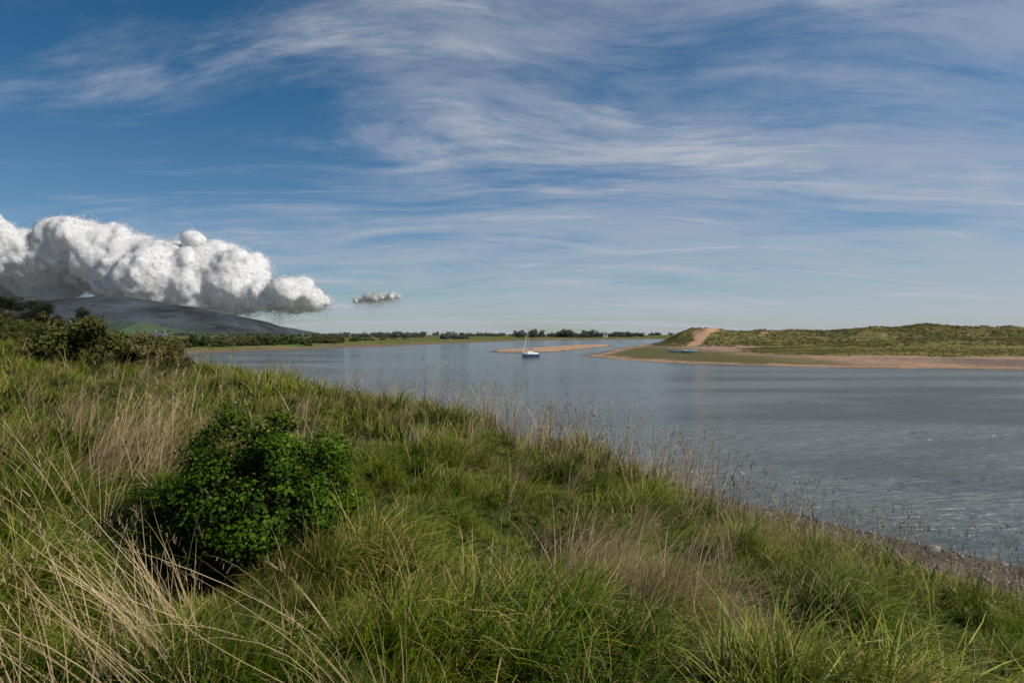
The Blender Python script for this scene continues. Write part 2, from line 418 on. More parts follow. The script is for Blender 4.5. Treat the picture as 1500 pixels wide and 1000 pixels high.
def scatter(name, x, y, sc, cl, zoff=0., yaw=None, tilt=.12, zs=None):
    n = len(x); z = terrain(x, y)+zoff if zs is None else zs
    me = bpy.data.meshes.new(name); me.vertices.add(n)
    me.vertices.foreach_set('co', np.stack([x, y, z], 1).astype(np.float32).ravel())
    rot = np.stack([R.normal(0, tilt, n), R.normal(0, tilt, n), R.uniform(0, 6.283, n) if yaw is None else yaw], 1).astype(np.float32)
    a = me.attributes.new('rot', 'FLOAT_VECTOR', 'POINT'); a.data.foreach_set('vector', rot.ravel())
    a = me.attributes.new('scl', 'FLOAT', 'POINT'); a.data.foreach_set('value', np.asarray(sc, np.float32))
    a = me.attributes.new('idx', 'INT', 'POINT'); a.data.foreach_set('value', R.randint(0, len(cl.objects), n).astype(np.int32))
    o = bpy.data.objects.new(name, me); scene.collection.objects.link(o)
    g = bpy.data.node_groups.new(name, 'GeometryNodeTree')
    g.interface.new_socket('Geometry', in_out='INPUT', socket_type='NodeSocketGeometry')
    g.interface.new_socket('Geometry', in_out='OUTPUT', socket_type='NodeSocketGeometry')
    gi = g.nodes.new('NodeGroupInput'); go = g.nodes.new('NodeGroupOutput')
    ip = g.nodes.new('GeometryNodeInstanceOnPoints'); ci = g.nodes.new('GeometryNodeCollectionInfo')
    ci.inputs['Collection'].default_value = cl; ci.inputs['Separate Children'].default_value = True; ci.inputs['Reset Children'].default_value = True
    def na(nm, t):
        q = g.nodes.new('GeometryNodeInputNamedAttribute'); q.data_type = t; q.inputs['Name'].default_value = nm
        return [s for s in q.outputs if s.enabled and s.name == 'Attribute'][0]
    e = g.nodes.new('FunctionNodeEulerToRotation'); L = g.links.new
    L(na('rot', 'FLOAT_VECTOR'), e.inputs[0]); L(e.outputs[0], ip.inputs['Rotation'])
    L(na('scl', 'FLOAT'), ip.inputs['Scale']); L(na('idx', 'INT'), ip.inputs['Instance Index'])
    ip.inputs['Pick Instance'].default_value = True
    L(ci.outputs[0], ip.inputs['Instance']); L(gi.outputs[0], ip.inputs['Points']); L(ip.outputs[0], go.inputs[0])
    md = o.modifiers.new('scatter', 'NODES'); md.node_group = g
    return o

def cone_pts(n, r0, r1, a0=-44, a1=44, p=.5):
    u = R.rand(n); r = (r0**(2*p)+u*(r1**(2*p)-r0**(2*p)))**(1/(2*p)); a = np.radians(R.uniform(a0, a1, n))
    return np.sin(a)*r, np.cos(a)*r, r
def near_s(x, y): return dist_poly(x, y, LEFT)
def onland(x, y, smin, jitter=1.2):
    s = near_s(x, y); return (~inside(x, y, POLY)) & (s+fbm(x/1.5, y/1.5, 3)*jitter*2 > smin) & (s < dist_poly(x, y, RIGHT))

# meadow grass: patchy height, with hollows between the tussocks
def tuss(x, y): return .32+2.7*np.clip(fbm(x/1.15, y/1.15, 2)+.19, 0, .5)
x1, y1, r1 = cone_pts(8600, 1.7, 13, -52, 50, .8)
k = onland(x1, y1, 4.6) & (fbm(x1/.45, y1/.45, 2)+R.rand(len(x1))*.18 > 0); x1, y1, r1 = x1[k], y1[k], r1[k]
sc1 = tuss(x1, y1)*R.uniform(.7, 1.25, len(x1)); yw1 = R.normal(-.15, .7, len(x1))
xb, yb, rb = cone_pts(3600, 1.7, 14, -52, 50, .8); k = onland(xb, yb, 4.4); xb, yb = xb[k], yb[k]
x1 = np.concatenate([x1, xb]); y1 = np.concatenate([y1, yb]); sc1 = np.concatenate([sc1, R.uniform(.28, .5, len(xb))]); yw1 = np.concatenate([yw1, R.uniform(0, 6.28, len(xb))])
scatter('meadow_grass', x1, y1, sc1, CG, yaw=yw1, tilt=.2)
x2, y2, r2 = cone_pts(14500, 11, 75, -50, 46, .62)
k = onland(x2, y2, 4.8) & (fbm(x2/1.0, y2/1.0, 2)+R.rand(len(x2))*.22 > 0); x2, y2, r2 = x2[k], y2[k], r2[k]
sc2 = tuss(x2*.7, y2*.7)*(1+r2/120)*R.uniform(.7, 1.25, len(x2))
xb, yb, rb = cone_pts(5500, 11, 75, -50, 46, .62); k = onland(xb, yb, 4.6); xb, yb, rb = xb[k], yb[k], rb[k]
x2 = np.concatenate([x2, xb]); y2 = np.concatenate([y2, yb]); sc2 = np.concatenate([sc2, R.uniform(.35, .6, len(xb))*(1+rb/100)])
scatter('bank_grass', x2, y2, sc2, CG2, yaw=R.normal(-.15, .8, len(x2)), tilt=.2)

def clumps(specs):
    X = []; Y = []; S = []; Wy = []
    for cx, cy, sx, sy, n, s, yw in specs:
        X.append(R.normal(cx, sx, n)); Y.append(R.normal(cy, sy, n)); S.append(R.uniform(.7, 1.25, n)*s); Wy.append(R.normal(yw, .45, n))
    return [np.concatenate(q) for q in (X, Y, S, Wy)]
X, Y, S, Wy = clumps([(-5.4, 9.6, .8, .8, 30, 1.4, .3), (-6.8, 11.5, 1.2, 1.5, 20, 1.1, 0), (-4.6, 8.0, .6, .6, 8, 1.1, .2),
                      (.9, 7.3, .25, .3, 40, 1.25, -.3), (1.4, 6.6, .22, .3, 32, 1.15, -.3), (1.9, 5.9, .22, .35, 24, 1.0, -.3), (-.2, 12, 1, 1, 12, .9, 0), (2.7, 9.4, .9, .9, 18, .9, 0), (-3, 17, 2, 2, 22, 1., 0),
                      (4.5, 10.5, .8, .8, 10, .8, 0), (-9, 20, 3, 4, 38, 1.3, 0), (-14, 26, 4, 3, 34, 1.4, 0), (6.5, 11, 1, 1, 8, .8, 0), (0, 16, 2, 2, 14, 1., 0)])
k = onland(X, Y, 5.5); X, Y, S, Wy = X[k], Y[k], S[k], Wy[k]
scatter('dry_grass', X, Y, S, CS, yaw=Wy, zoff=.02)
X, Y, S, Wy = clumps([(-1.3, 2.8, .3, .3, 6, 1.0, 2.8), (-2.1, 3.5, .4, .4, 8, 1.1, 2.75), (-3.0, 4.6, .5, .5, 7, 1.1, 2.8), (-4.4, 6.5, .7, .7, 7, 1.1, 2.7), (-.7, 2.7, .25, .2, 2, .8, 2.6),
                      (.6, 7.6, .5, .4, 10, .85, -.4), (1.9, 6.3, .5, .5, 10, .8, -.4), (3.3, 5.6, .7, .7, 12, .7, -.3), (4, 8, 1.2, 1, 14, .75, -.3), (-6.5, 10, 1., 1., 12, 1., .2), (2, 10.5, 1.5, 1.2, 14, .85, -.2), (2.6, 4.3, .4, .4, 5, .6, -.4), (0, 9.5, 1, 1, 8, .75, -.3), (-8, 14, 2, 2, 14, 1, 0)])
scatter('leaning_straw', X, Y, S, CL, yaw=Wy, tilt=.12)
X, Y, S, Wy = clumps([(-.6, 20, .8, 1.0, 28, 1.4, 0), (1.6, 17.5, 1.1, 1.0, 28, 1.2, 0), (4.0, 14.4, 1.0, .8, 26, 1.15, 0),
                      (-5.3, 9.8, .9, .8, 10, 1.2, .3), (-2.8, 23, 1.3, 1, 12, 1.1, 0), (-5.5, 27, 1.5, 1.5, 12, 1.1, 0), (6.4, 12.8, .8, .7, 18, 1., 0), (3.1, 15.8, .8, .7, 16, 1.15, 0), (-9, 33, 2, 2, 12, 1.1, 0), (-4, 14, 3, 3, 10, .8, 0), (8.2, 11.5, .7, .7, 14, .9, 0)])
scatter('seeding_grass', X, Y, S, CT, yaw=Wy, tilt=.15)
X, Y, S, Wy = clumps([(6.2, 13.2, .8, .6, 13, 1.15, 0), (7.8, 12.2, .7, .5, 13, 1.2, 0), (3.4, 15.2, 1.6, 1., 15, 1.2, 0), (5.2, 13.6, .6, .5, 8, 1.5, 0), (9.0, 11.6, .7, .5, 11, 1.2, 0), (.6, 18.8, 1.0, 1., 9, 1.35, 0), (2.2, 16.9, .9, .9, 9, 1.25, 0), (-1.5, 21, 1, 1, 5, 1.1, 0), (10.5, 11.2, .8, .6, 7, 1.1, 0)])
scatter('dead_weeds', X, Y, S, CD, tilt=.15)

# scrub on the near bluff
hx = []; hy = []; hs = []
def addh(x0, y0, sx, sy, n, a, b):
    hx.append(R.normal(x0, sx, n)); hy.append(R.normal(y0, sy, n)); hs.append(R.uniform(a, b, n))
addh(-19.0, 36, .7, 1.0, 10, 1.4, 2.4)
addh(-20.8, 37, 1.0, 1.4, 14, 1.9, 2.9)
addh(-24, 41, 1.5, 2, 8, 1.3, 2.1)
addh(-28, 38, 3, 3, 12, .8, 1.5)
addh(-38, 52, 4, 4, 24, .8, 2.2)
addh(-27, 36, 6, 5, 14, .5, 1.)
addh(-36, 66, 3, 6, 18, 1., 2.2)
addh(-56, 72, 9, 7, 40, 1., 2.6)
addh(-78, 100, 6, 5, 50, 2.0, 4.4)
addh(-62, 100, 5, 5, 24, 1., 2.4)
addh(-88, 128, 7, 10, 40, 1.6, 3.4)
X = np.concatenate(hx); Y = np.concatenate(hy); S = np.concatenate(hs)
k = (~inside(X, Y, POLY)) & (near_s(X, Y) > 6); X, Y, S = X[k], Y[k], S[k]
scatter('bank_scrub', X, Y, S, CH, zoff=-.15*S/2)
hx = []; hy = []; hs = []
tt = R.rand(210)**.9; A = np.array([(-106, 185), (-112, 210), (-108, 250), (-97, 285), (-90, 320), (-80, 370)], float)
hx.append(np.interp(tt*5, range(6), A[:, 0])-15+R.normal(0, 5, 210)); hy.append(np.interp(tt*5, range(6), A[:, 1])+R.normal(0, 6, 210)); hs.append(np.exp(R.normal(1.05, .42, 210)))
hx.append(R.uniform(-260, -90, 110)); hy.append(R.uniform(340, 600, 110)); hs.append(R.uniform(1.5, 4., 110))
addh(-133, 240, 5, 5, 12, 3.5, 5); addh(-100, 350, 4, 4, 5, 4, 5)
X = np.concatenate(hx); Y = np.concatenate(hy); S = np.clip(np.concatenate(hs), .8, 5.8)
k = (~inside(X, Y, POLY)) & (near_s(X, Y) > 10); X, Y, S = X[k], Y[k], S[k]
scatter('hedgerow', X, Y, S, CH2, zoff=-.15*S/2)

# distant tree belts
fx = []; fy = []; fs = []
def belt(p0, p1, D, n, a, b):
    p = R.uniform(p0, p1, n); d = D*R.uniform(.95, 1.08, n)
    fx.append((p-750)/1000*d); fy.append(d); fs.append(R.uniform(a, b, n))
belt(470, 560, 900, 40, 3, 6); belt(555, 622, 850, 44, 4, 8.5); belt(645, 682, 640, 22, 3, 6.5); belt(680, 760, 1300, 34, 4, 8)
belt(757, 790, 980, 26, 5, 12); belt(790, 822, 1050, 14, 4, 7); belt(820, 868, 1000, 36, 5, 12); belt(868, 940, 1100, 50, 4, 9)
belt(380, 470, 1100, 40, 3, 7); belt(480, 1000, 2200, 130, 6, 13); belt(250, 420, 1500, 60, 5, 11)
X = np.concatenate(fx); Y = np.concatenate(fy); S = np.concatenate(fs)
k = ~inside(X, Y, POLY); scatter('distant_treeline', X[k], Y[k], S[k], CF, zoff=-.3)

# marram on dunes, shorter salt-marsh grass on the flat in front
n = 26000
X = R.uniform(35, 330, n); Y = 150+R.rand(n)*235
_, Z = terrain(X, Y, True)
base = (~inside(X, Y, POLY)) & (np.abs(X/Y) < .85)
k = base & (Z['dune'] > .6) & (fbm(X/9, Y/9, 3)+R.rand(n)*.2 > -.08) & (scar_w(X, Y) < .1)
scatter('dune_marram_grass', X[k], Y[k], R.uniform(.35, 1.2, k.sum()), CM, zoff=-.05)
k = base & (Z['dune'] <= .6) & (Z['sr']+fbm(X/40, Y/18, 4)*30 > 52) & (fbm(X/20, Y/6, 3)+R.rand(n)*.2 > 0)
scatter('salt_marsh_grass', X[k], Y[k], R.uniform(.25, .7, k.sum()), CM, zoff=-.05)

# pebbles
CP = coll('pebbles')
M_PEB = simple('pebble', (.16, .14, .125), .8, var=.35, scale=3)
import bmesh
for i in range(4):
    bm = bmesh.new(); bmesh.ops.create_icosphere(bm, subdivisions=2, radius=.5)
    for v in bm.verts: v.co = Vector((v.co.x*R.uniform(.95, 1.1), v.co.y*.75*R.uniform(.92, 1.08), v.co.z*.5*R.uniform(.9, 1.1)))
    me = bpy.data.meshes.new('pebble%d' % i); bm.to_mesh(me); bm.free(); me.materials.append(M_PEB)
    o = bpy.data.objects.new('i%02d_pebble' % i, me); CP.objects.link(o)
n = 16000; X = R.uniform(3, 24, n); Y = R.uniform(5, 28, n); s = near_s(X, Y); k = (~inside(X, Y, POLY)) & (s < 6.0); X, Y = X[k], Y[k]
scatter('shore_pebbles', X, Y, np.exp(R.normal(-2.7, .5, len(X))), CP, tilt=.3)

# ------------------------------------------------------------------ hawthorn bush
def build_bush(name, cx, cy, wx, wy, h, nl, ls, lm, nc=120, seed=21, nb=26):
    z0 = TZ(cx, cy)-.05; rs = np.random.RandomState(seed)
    d = rs.normal(0, 1, (nc, 3)); d[:, 2] = np.abs(d[:, 2]*1.1)-.45; d /= np.linalg.norm(d, axis=1)[:, None]
    rr = rs.uniform(.5, 1.0, nc)[:, None]
    cen = d*rr*np.array([wx, wy, h*.55])+np.array([0, 0, h*.42]); cen[:, 2] = np.maximum(cen[:, 2], .08)
    rad = rs.uniform(.06, .2, nc)*h/1.25
    pts, dd, k = clump_points(cen, rad, nl, rs)
    V, F = leaves(pts, dd+d[k]*.6+np.array([0, 0, .35]), ls, rs, .75)
    cr = rs.rand(nc)
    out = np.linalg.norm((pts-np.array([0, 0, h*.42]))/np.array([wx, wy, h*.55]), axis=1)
    C = np.repeat(np.stack([np.clip(.1+.3*dd[:, 2]+(out-.55)*1.1, 0, 1), np.clip(cr[k]*.6+rs.rand(nl)*.45, 0, 1), (rs.rand(nl) < .12)*1.*rs.rand(nl)], 1), 4, 0)  # inner shade painted: leaves darken inside the crown and under each clump
    Vs = [V]; Fs = [F]; Cs = [C]; mi = [np.zeros(len(F), int)]; o = len(V)
    for q in range(nb):
        c = cen[rs.randint(nc)]; v, f = tube((rs.uniform(-.12, .12), rs.uniform(-.1, .1), -.1), c*1.05, .022, .004, 5, rs.normal(0, .06, 3))
        Vs.append(v); Fs.append(f+o); Cs.append(np.zeros((len(v), 3))); mi.append(np.ones(len(f), int)); o += len(v)
    ob = mesh_obj(name, np.vstack(Vs), np.vstack(Fs), [lm, M_BARK], matidx=np.concatenate(mi), cols=np.vstack(Cs)); ob.location = (cx, cy, z0)
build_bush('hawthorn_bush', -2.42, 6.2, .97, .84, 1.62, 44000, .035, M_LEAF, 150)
build_bush('leafy_weed', 7.35, 12.0, .28, .25, .5, 1400, .06, M_LEAF, 25, 4, 8)

# ------------------------------------------------------------------ pine trees on the bluff
def build_pine(cx, cy, h, w, seed, lean=.1):
    rs = np.random.RandomState(seed)
    Vs = []; Fs = []; Cs = []; mi = []; o = 0
    def add(v, f, c, m):
        nonlocal o
        Vs.append(v); Fs.append(f+o); Cs.append(c); mi.append(np.full(len(f), m)); o += len(v)
    top = np.array([lean*h, 0, h*.9])
    v, f = tube((0, 0, -.3), top, h*.028, h*.008, 8, (.03*h, 0, 0), 6); add(v, f, np.zeros((len(v), 3)), 1)
    cen = []; rad = []
    for q in range(24):
        t = rs.uniform(.25, 1.); a = rs.uniform(0, 6.28); L = w*rs.uniform(.35, .85)*(1.2-.75*t)
        b = top*t; e = b+np.array([math.cos(a)*L+lean*h*.3, math.sin(a)*L, h*rs.uniform(-.02, .1)])
        v, f = tube(b, e, h*.011, h*.004, 5, (0, 0, .03*h)); add(v, f, np.zeros((len(v), 3)), 1)
        for u in (.45, .75, 1.0):
            cen.append(b+(e-b)*u+rs.normal(0, .04*h, 3)); rad.append(h*rs.uniform(.07, .14))
    cen.append(top); rad.append(.12*h)
    cen = np.array(cen); rad = np.array(rad)
    pts, d, k = clump_points(cen, rad, 9500, rs); V, F = leaves(pts, d+np.array([0, 0, .4]), h*.026, rs, .5)
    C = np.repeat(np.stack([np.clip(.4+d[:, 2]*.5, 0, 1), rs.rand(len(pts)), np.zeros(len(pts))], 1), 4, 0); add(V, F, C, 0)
    ob = mesh_obj('pine_tree', np.vstack(Vs), np.vstack(Fs), [M_PINE, M_BARK], matidx=np.concatenate(mi), cols=np.vstack(Cs))
    ob.location = (cx, cy, TZ(cx, cy))
def at(px, d): return (px-750)/1000*d, d
for px, d, ytop, w, sd in ((116, 105, 451, 2.6, 5), (14, 100, 435, 3.8, 9), (42, 105, 438, 3.8, 11), (66, 104, 443, 3.4, 12), (-14, 98, 433, 3.2, 15), (-50, 96, 440, 3., 18)):
    x, y = at(px, d); h = (490-ytop)/1000*d+EYE-TZ(x, y)
    build_pine(x, y, h, w, sd)

# ------------------------------------------------------------------ boats
M_WHITE = simple('white_gelcoat', (.72, .73, .72), .3, var=.04)
M_NAVY = simple('navy_paint', (.03, .06, .12), .3, var=.08)
M_GLASS = simple('window_glass', (.02, .025, .03), .1)
M_ALU = simple('aluminium', (.5, .5, .5), .4, .6, var=.05)
M_CLOTH = simple('sail_cover', (.05, .09, .2), .8)
M_BLUEBOAT = simple('blue_paint', (.07, .18, .28), .45)
M_WOOD = simple('deck_wood', (.25, .16, .09), .6)
def loft_hull(L, B, F, draft, name, m_top, parent, open_=False):
    ns = 17; V = []
    for i in range(ns):
        u = i/(ns-1); x = (u-.5)*L
        hb = B/2*(1-max(0, (u-.35)/.65)**2.3)*(0.8+.2*min(1, u/.35)); hb = max(hb, .01)
        sheer = F*(1+.35*(u-.3)**2*1.5)
        for a in range(9):
            g = a/8*math.pi; s = -math.cos(g); dd = math.sin(g)**.55
            z = sheer-(sheer+draft*(1-max(0, (u-.6)/.4)**2))*dd
            V.append((x+(.25*F*(z/F) if u > .9 else 0), s*hb, z))
    Fc = [(i*9+a, i*9+a+1, (i+1)*9+a+1, (i+1)*9+a) for i in range(ns-1) for a in range(8)]
    o = mesh_obj(name, V, Fc, [m_top], True); o.parent = parent
    bm = bmesh.new(); vs = [bm.verts.new(V[a]) for a in range(9)]; bm.faces.new(vs)
    if not open_:
        for i in range(ns-1):
            q = [V[i*9], V[(i+1)*9], V[(i+1)*9+8], V[i*9+8]]
            bm.faces.new([bm.verts.new((p[0], p[1]*.98, p[2]-.02)) for p in q])
    me = bpy.data.meshes.new('deck'); bm.to_mesh(me); bm.free(); me.materials.append(M_WHITE if not open_ else m_top)
    d = bpy.data.objects.new('deck' if not open_ else 'transom', me); scene.collection.objects.link(d); d.parent = parent
    for sgn in (0, 8):
        for i in range(ns-1):
            v, f = tube(np.array(V[i*9+sgn]), np.array(V[(i+1)*9+sgn]), .035, .035, 5, None, 1)
            r = mesh_obj('gunwale', v, f, [M_WHITE]); r.parent = parent
    return o
def part(name, V, F, m, parent, sm=False):
    o = mesh_obj(name, V, F, [m], sm); o.parent = parent; return o
def boxv(x0, x1, y0, y1, z0, z1, tx=.0, ty=.0):
    V = [(x0, y0, z0), (x1, y0, z0), (x1, y1, z0), (x0, y1, z0), (x0+tx, y0+ty, z1), (x1-tx*2, y0+ty, z1), (x1-tx*2, y1-ty, z1), (x0+tx, y1-ty, z1)]
    return V, [(0, 3, 2, 1), (4, 5, 6, 7), (0, 1, 5, 4), (1, 2, 6, 5), (2, 3, 7, 6), (3, 0, 4, 7)]
def yacht():
    e = bpy.data.objects.new('sailing_boat', None); scene.collection.objects.link(e)
    loft_hull(6.6, 2.4, .85, .25, 'hull', M_NAVY, e)
    V, F = boxv(-1.0, 1.9, -.78, .78, .86, 1.38, .18, .14); part('cabin', V, F, M_WHITE, e)
    for s in (-1, 1):
        V, F = boxv(-.7, 1.1, s*.69-.03, s*.69+.03, 1.05, 1.22); part('cabin_window', V, F, M_GLASS, e)
    V, F = boxv(-2.9, -1.1, -.7, .7, .86, 1.1, .05, .05); part('cockpit_coaming', V, F, M_WHITE, e)
    V, F = tube((.7, 0, 1.3), (.7, 0, 8.0), .06, .045, 8); part('mast', V, F, M_ALU, e, True)
    V, F = tube((.7, 0, 2.0), (-2.3, 0, 2.05), .045, .04, 8); part('boom', V, F, M_ALU, e, True)
    V, F = tube((.6, 0, 2.15), (-2.2, 0, 2.15), .15, .08, 8, (0, 0, .03)); part('furled_sail', V, F, M_CLOTH, e, True)
    V, F = tube((.7, -.8, 5.2), (.7, .8, 5.2), .02, .02, 6); part('spreader', V, F, M_ALU, e)
    for p, q in (((.7, 0, 7.9), (3.2, 0, 1.1)), ((.7, 0, 7.9), (-3.2, 0, 1.0)), ((.7, 0, 7.9), (.6, -1.1, .9)), ((.7, 0, 7.9), (.6, 1.1, .9))):
        V, F = tube(p, q, .012, .012, 4); part('stay', V, F, M_ALU, e)
    V, F = tube((2.9, 0, 1.2), (.85, 0, 7.0), .05, .04, 6); part('furled_jib', V, F, M_WHITE, e)
    for s in (-1, 1):
        V, F = tube((3.0, s*.25, .95), (2.6, s*.6, 1.5), .02, .02, 5); part('pulpit', V, F, M_ALU, e)
        V, F = tube((-3.2, s*.8, .9), (-3.2, s*.8, 1.5), .02, .02, 5); part('pushpit', V, F, M_ALU, e)
    V, F = boxv(-3.6, -3.3, -.2, .2, .2, 1.15, .03, .03); part('outboard_motor', V, F, M_GLASS, e)
    V, F = boxv(-3.35, -3.28, -.1, .1, -.3, .9); part('rudder', V, F, M_WHITE, e)
    e.location = (at(776, 182)[0], 182, .02); e.rotation_euler = (0, 0, math.radians(232))
yacht()
def rowboat(px, d, rot, m):
    e = bpy.data.objects.new('rowing_boat', None); scene.collection.objects.link(e)
    loft_hull(4.6, 1.7, .7, .1, 'hull', m, e, True)
    for q in (-1.1, 0, 1.0):
        V, F = boxv(q-.13, q+.13, -.72, .72, .45, .5); part('thwart', V, F, M_WOOD, e)
    V, F = boxv(-2.0, 1.5, -.5, .5, -.02, .05); part('bottom_boards', V, F, M_WOOD, e)
    x, y = at(px, d); e.location = (x, y, TZ(x, y)+.1); e.rotation_euler = (.1, 0, rot)
rowboat(1010, 205, .15, M_BLUEBOAT); rowboat(990, 212, 2.7, M_WHITE)

# ------------------------------------------------------------------ farmhouses
M_SLATE = simple('slate', (.10, .10, .11), .8); M_WALL = simple('whitewash', (.34, .34, .33), .9, var=.05); M_STONE = simple('stone_wall', (.20, .19, .175), .9)
def house(px, d, L, W, H, rot, m):
    e = bpy.data.objects.new('farmhouse', None); scene.collection.objects.link(e)
    V, F = boxv(-L/2, L/2, -W/2, W/2, -1, H); part('walls', V, F, m, e)
    V = [(-L/2-.3, -W/2-.3, H-.1), (L/2+.3, -W/2-.3, H-.1), (L/2+.3, W/2+.3, H-.1), (-L/2-.3, W/2+.3, H-.1), (-L/2-.3, 0, H+W*.42), (L/2+.3, 0, H+W*.42)]
    me = bpy.data.meshes.new('roof'); me.from_pydata(V, [], [(0, 1, 5, 4), (2, 3, 4, 5), (1, 2, 5), (3, 0, 4)]); me.materials.append(M_SLATE)
    o = bpy.data.objects.new('roof', me); scene.collection.objects.link(o); o.parent = e
    for s in (-.42, .42):
        V, F = boxv(L*s-.5, L*s+.5, -.5, .5, H+W*.2, H+W*.42+1.2); part('chimney', V, F, m, e)
    for s in (-.3, 0, .3):
        for z in (.22, .62):
            V, F = boxv(L*s-.5, L*s+.5, -W/2-.04, -W/2+.1, H*z, H*z+1.2); part('window' if (s or z > .5) else 'door', V, F, M_GLASS, e)
    x, y = at(px, d); e.location = (x, y, TZ(x, y)); e.rotation_euler = (0, 0, rot)
house(886, 1000, 7, 6, 4.0, .2, M_WALL); house(234, 440, 9, 5, 3.0, -.3, M_STONE); house(660, 1000, 12, 7, 5, .3, M_STONE)

# ------------------------------------------------------------------ cumulus cloud (billowed core + a fringe of fine vapour flakes)
def cloudmat(name, attr):
    m, nt, out = mat(name)
    df = N(nt, 'ShaderNodeBsdfDiffuse'); df.inputs[0].default_value = (.86, .86, .87, 1)
    tr = N(nt, 'ShaderNodeBsdfTranslucent'); tr.inputs[0].default_value = (.86, .86, .87, 1)
    if attr:
        at_ = N(nt, 'ShaderNodeAttribute', attribute_name='Col')
        vm = nt.nodes.new('ShaderNodeVectorMath'); vm.operation = 'MULTIPLY_ADD'; nt.links.new(at_.outputs['Color'], vm.inputs[0]); vm.inputs[1].default_value = (2, 2, 2); vm.inputs[2].default_value = (-1, -1, -1)
        nm = nt.nodes.new('ShaderNodeVectorMath'); nm.operation = 'NORMALIZE'; nt.links.new(vm.outputs[0], nm.inputs[0])
        nt.links.new(nm.outputs[0], df.inputs['Normal']); nt.links.new(nm.outputs[0], tr.inputs['Normal'])
    ms = N(nt, 'ShaderNodeMixShader'); ms.inputs[0].default_value = .42
    nt.links.new(df.outputs[0], ms.inputs[1]); nt.links.new(tr.outputs[0], ms.inputs[2]); nt.links.new(ms.outputs[0], out.inputs[0])
    return m
M_CLOUD = cloudmat('cloud_vapour', False); M_FR = cloudmat('cloud_vapour_fringe', True)
def build_cloud(name, D, top, bot, n, rmin, rmax, seed, voxel, depth, nfl, fl):
    rs = np.random.RandomState(seed); bm = bmesh.new()
    tp = np.array(top, float); bt = np.array(bot, float)
    for q in range(n):
        px = rs.uniform(tp[0, 0], tp[-1, 0]); yt = np.interp(px, tp[:, 0], tp[:, 1]); yb = np.interp(px, bt[:, 0], bt[:, 1])
        th = (yb-yt); u = rs.rand()**.8
        r = min(rs.uniform(rmin, rmax), th*.48)
        py = yb-r*.6-(th-r*1.6)*u
        r_m = r/1000*D
        d = D+rs.uniform(-1, 1)*depth*(1-u*.5)
        c = Vector(((px-750)/1000*D, d, (490-py)/1000*D+EYE))
        bmesh.ops.create_icosphere(bm, subdivisions=2, radius=r_m*.95, matrix=Matrix.Translation(c) @ Matrix.Diagonal((1.05, 1.05, .97, 1)))
    me = bpy.data.meshes.new(name); bm.to_mesh(me); bm.free(); me.materials.append(M_CLOUD)
    e = bpy.data.objects.new(name, None); scene.collection.objects.link(e)
    o = bpy.data.objects.new('cloud_core', me); scene.collection.objects.link(o); o.parent = e
    m = o.modifiers.new('r', 'REMESH'); m.mode = 'VOXEL'; m.voxel_size = voxel; m.use_smooth_shade = True
    for sc, st in ((210, 120), (80, 52), (34, 16)):
        t = bpy.data.textures.new('c%d' % sc, 'CLOUDS'); t.noise_scale = sc*D/5000; t.noise_depth = 2; t.noise_type = 'SOFT_NOISE'
        dm = o.modifiers.new('d', 'DISPLACE'); dm.texture = t; dm.texture_coords = 'GLOBAL'; dm.strength = st*D/5000*(1 if rmax > 20 else .3); dm.mid_level = .5
    sm_ = o.modifiers.new('s', 'SMOOTH'); sm_.iterations = 4; sm_.factor = .5
    dg = bpy.context.evaluated_depsgraph_get(); ev = o.evaluated_get(dg); m2 = ev.to_mesh()
    nv = len(m2.vertices); co = np.zeros(nv*3, np.float32); no = np.zeros(nv*3, np.float32)
    m2.vertices.foreach_get('co', co); m2.vertices.foreach_get('normal', no); ev.to_mesh_clear()
    co = co.reshape(-1, 3).astype(float); no = no.reshape(-1, 3).astype(float)
    k = rs.randint(0, nv, nfl); dens = fbm(co[k, 0]/90+co[k, 1]/130, co[k, 2]/90, 4)+.5
    low = 1+2.6*np.clip(-no[k, 2], 0, 1)
    off = rs.exponential(1., nfl)*fl*np.clip(dens*2.4-.65, .1, 2)*low
    pts = co[k]+no[k]*off[:, None]+rs.normal(0, voxel*.5, (nfl, 3))
    V, F = leaves(pts, no[k], voxel*.5, rs, .8, .3)
    f = mesh_obj('cloud_fringe', V, F, [M_FR], cols=np.repeat(no[k]*.5+.5, 4, 0)); f.parent = e
top = [(-260, 300), (-150, 280), (-60, 300), (0, 306), (30, 320), (60, 334), (100, 322), (140, 302), (170, 312), (200, 336), (240, 354), (290, 342), (330, 346), (365, 366), (375, 394), (405, 416), (430, 402), (455, 412), (468, 432)]
bot = [(-260, 440), (0, 440), (100, 438), (180, 437), (250, 447), (330, 460), (400, 455), (468, 450)]
build_cloud('cumulus_cloud', 5000, top, bot, 200, 14, 46, 4, 13, 330, 340000, 14)
build_cloud('cumulus_cloud', 6000, [(520, 438), (545, 428), (575, 429), (586, 433)], [(520, 443), (545, 443), (586, 437)], 22, 2.5, 6, 5, 7, 50, 26000, 20)

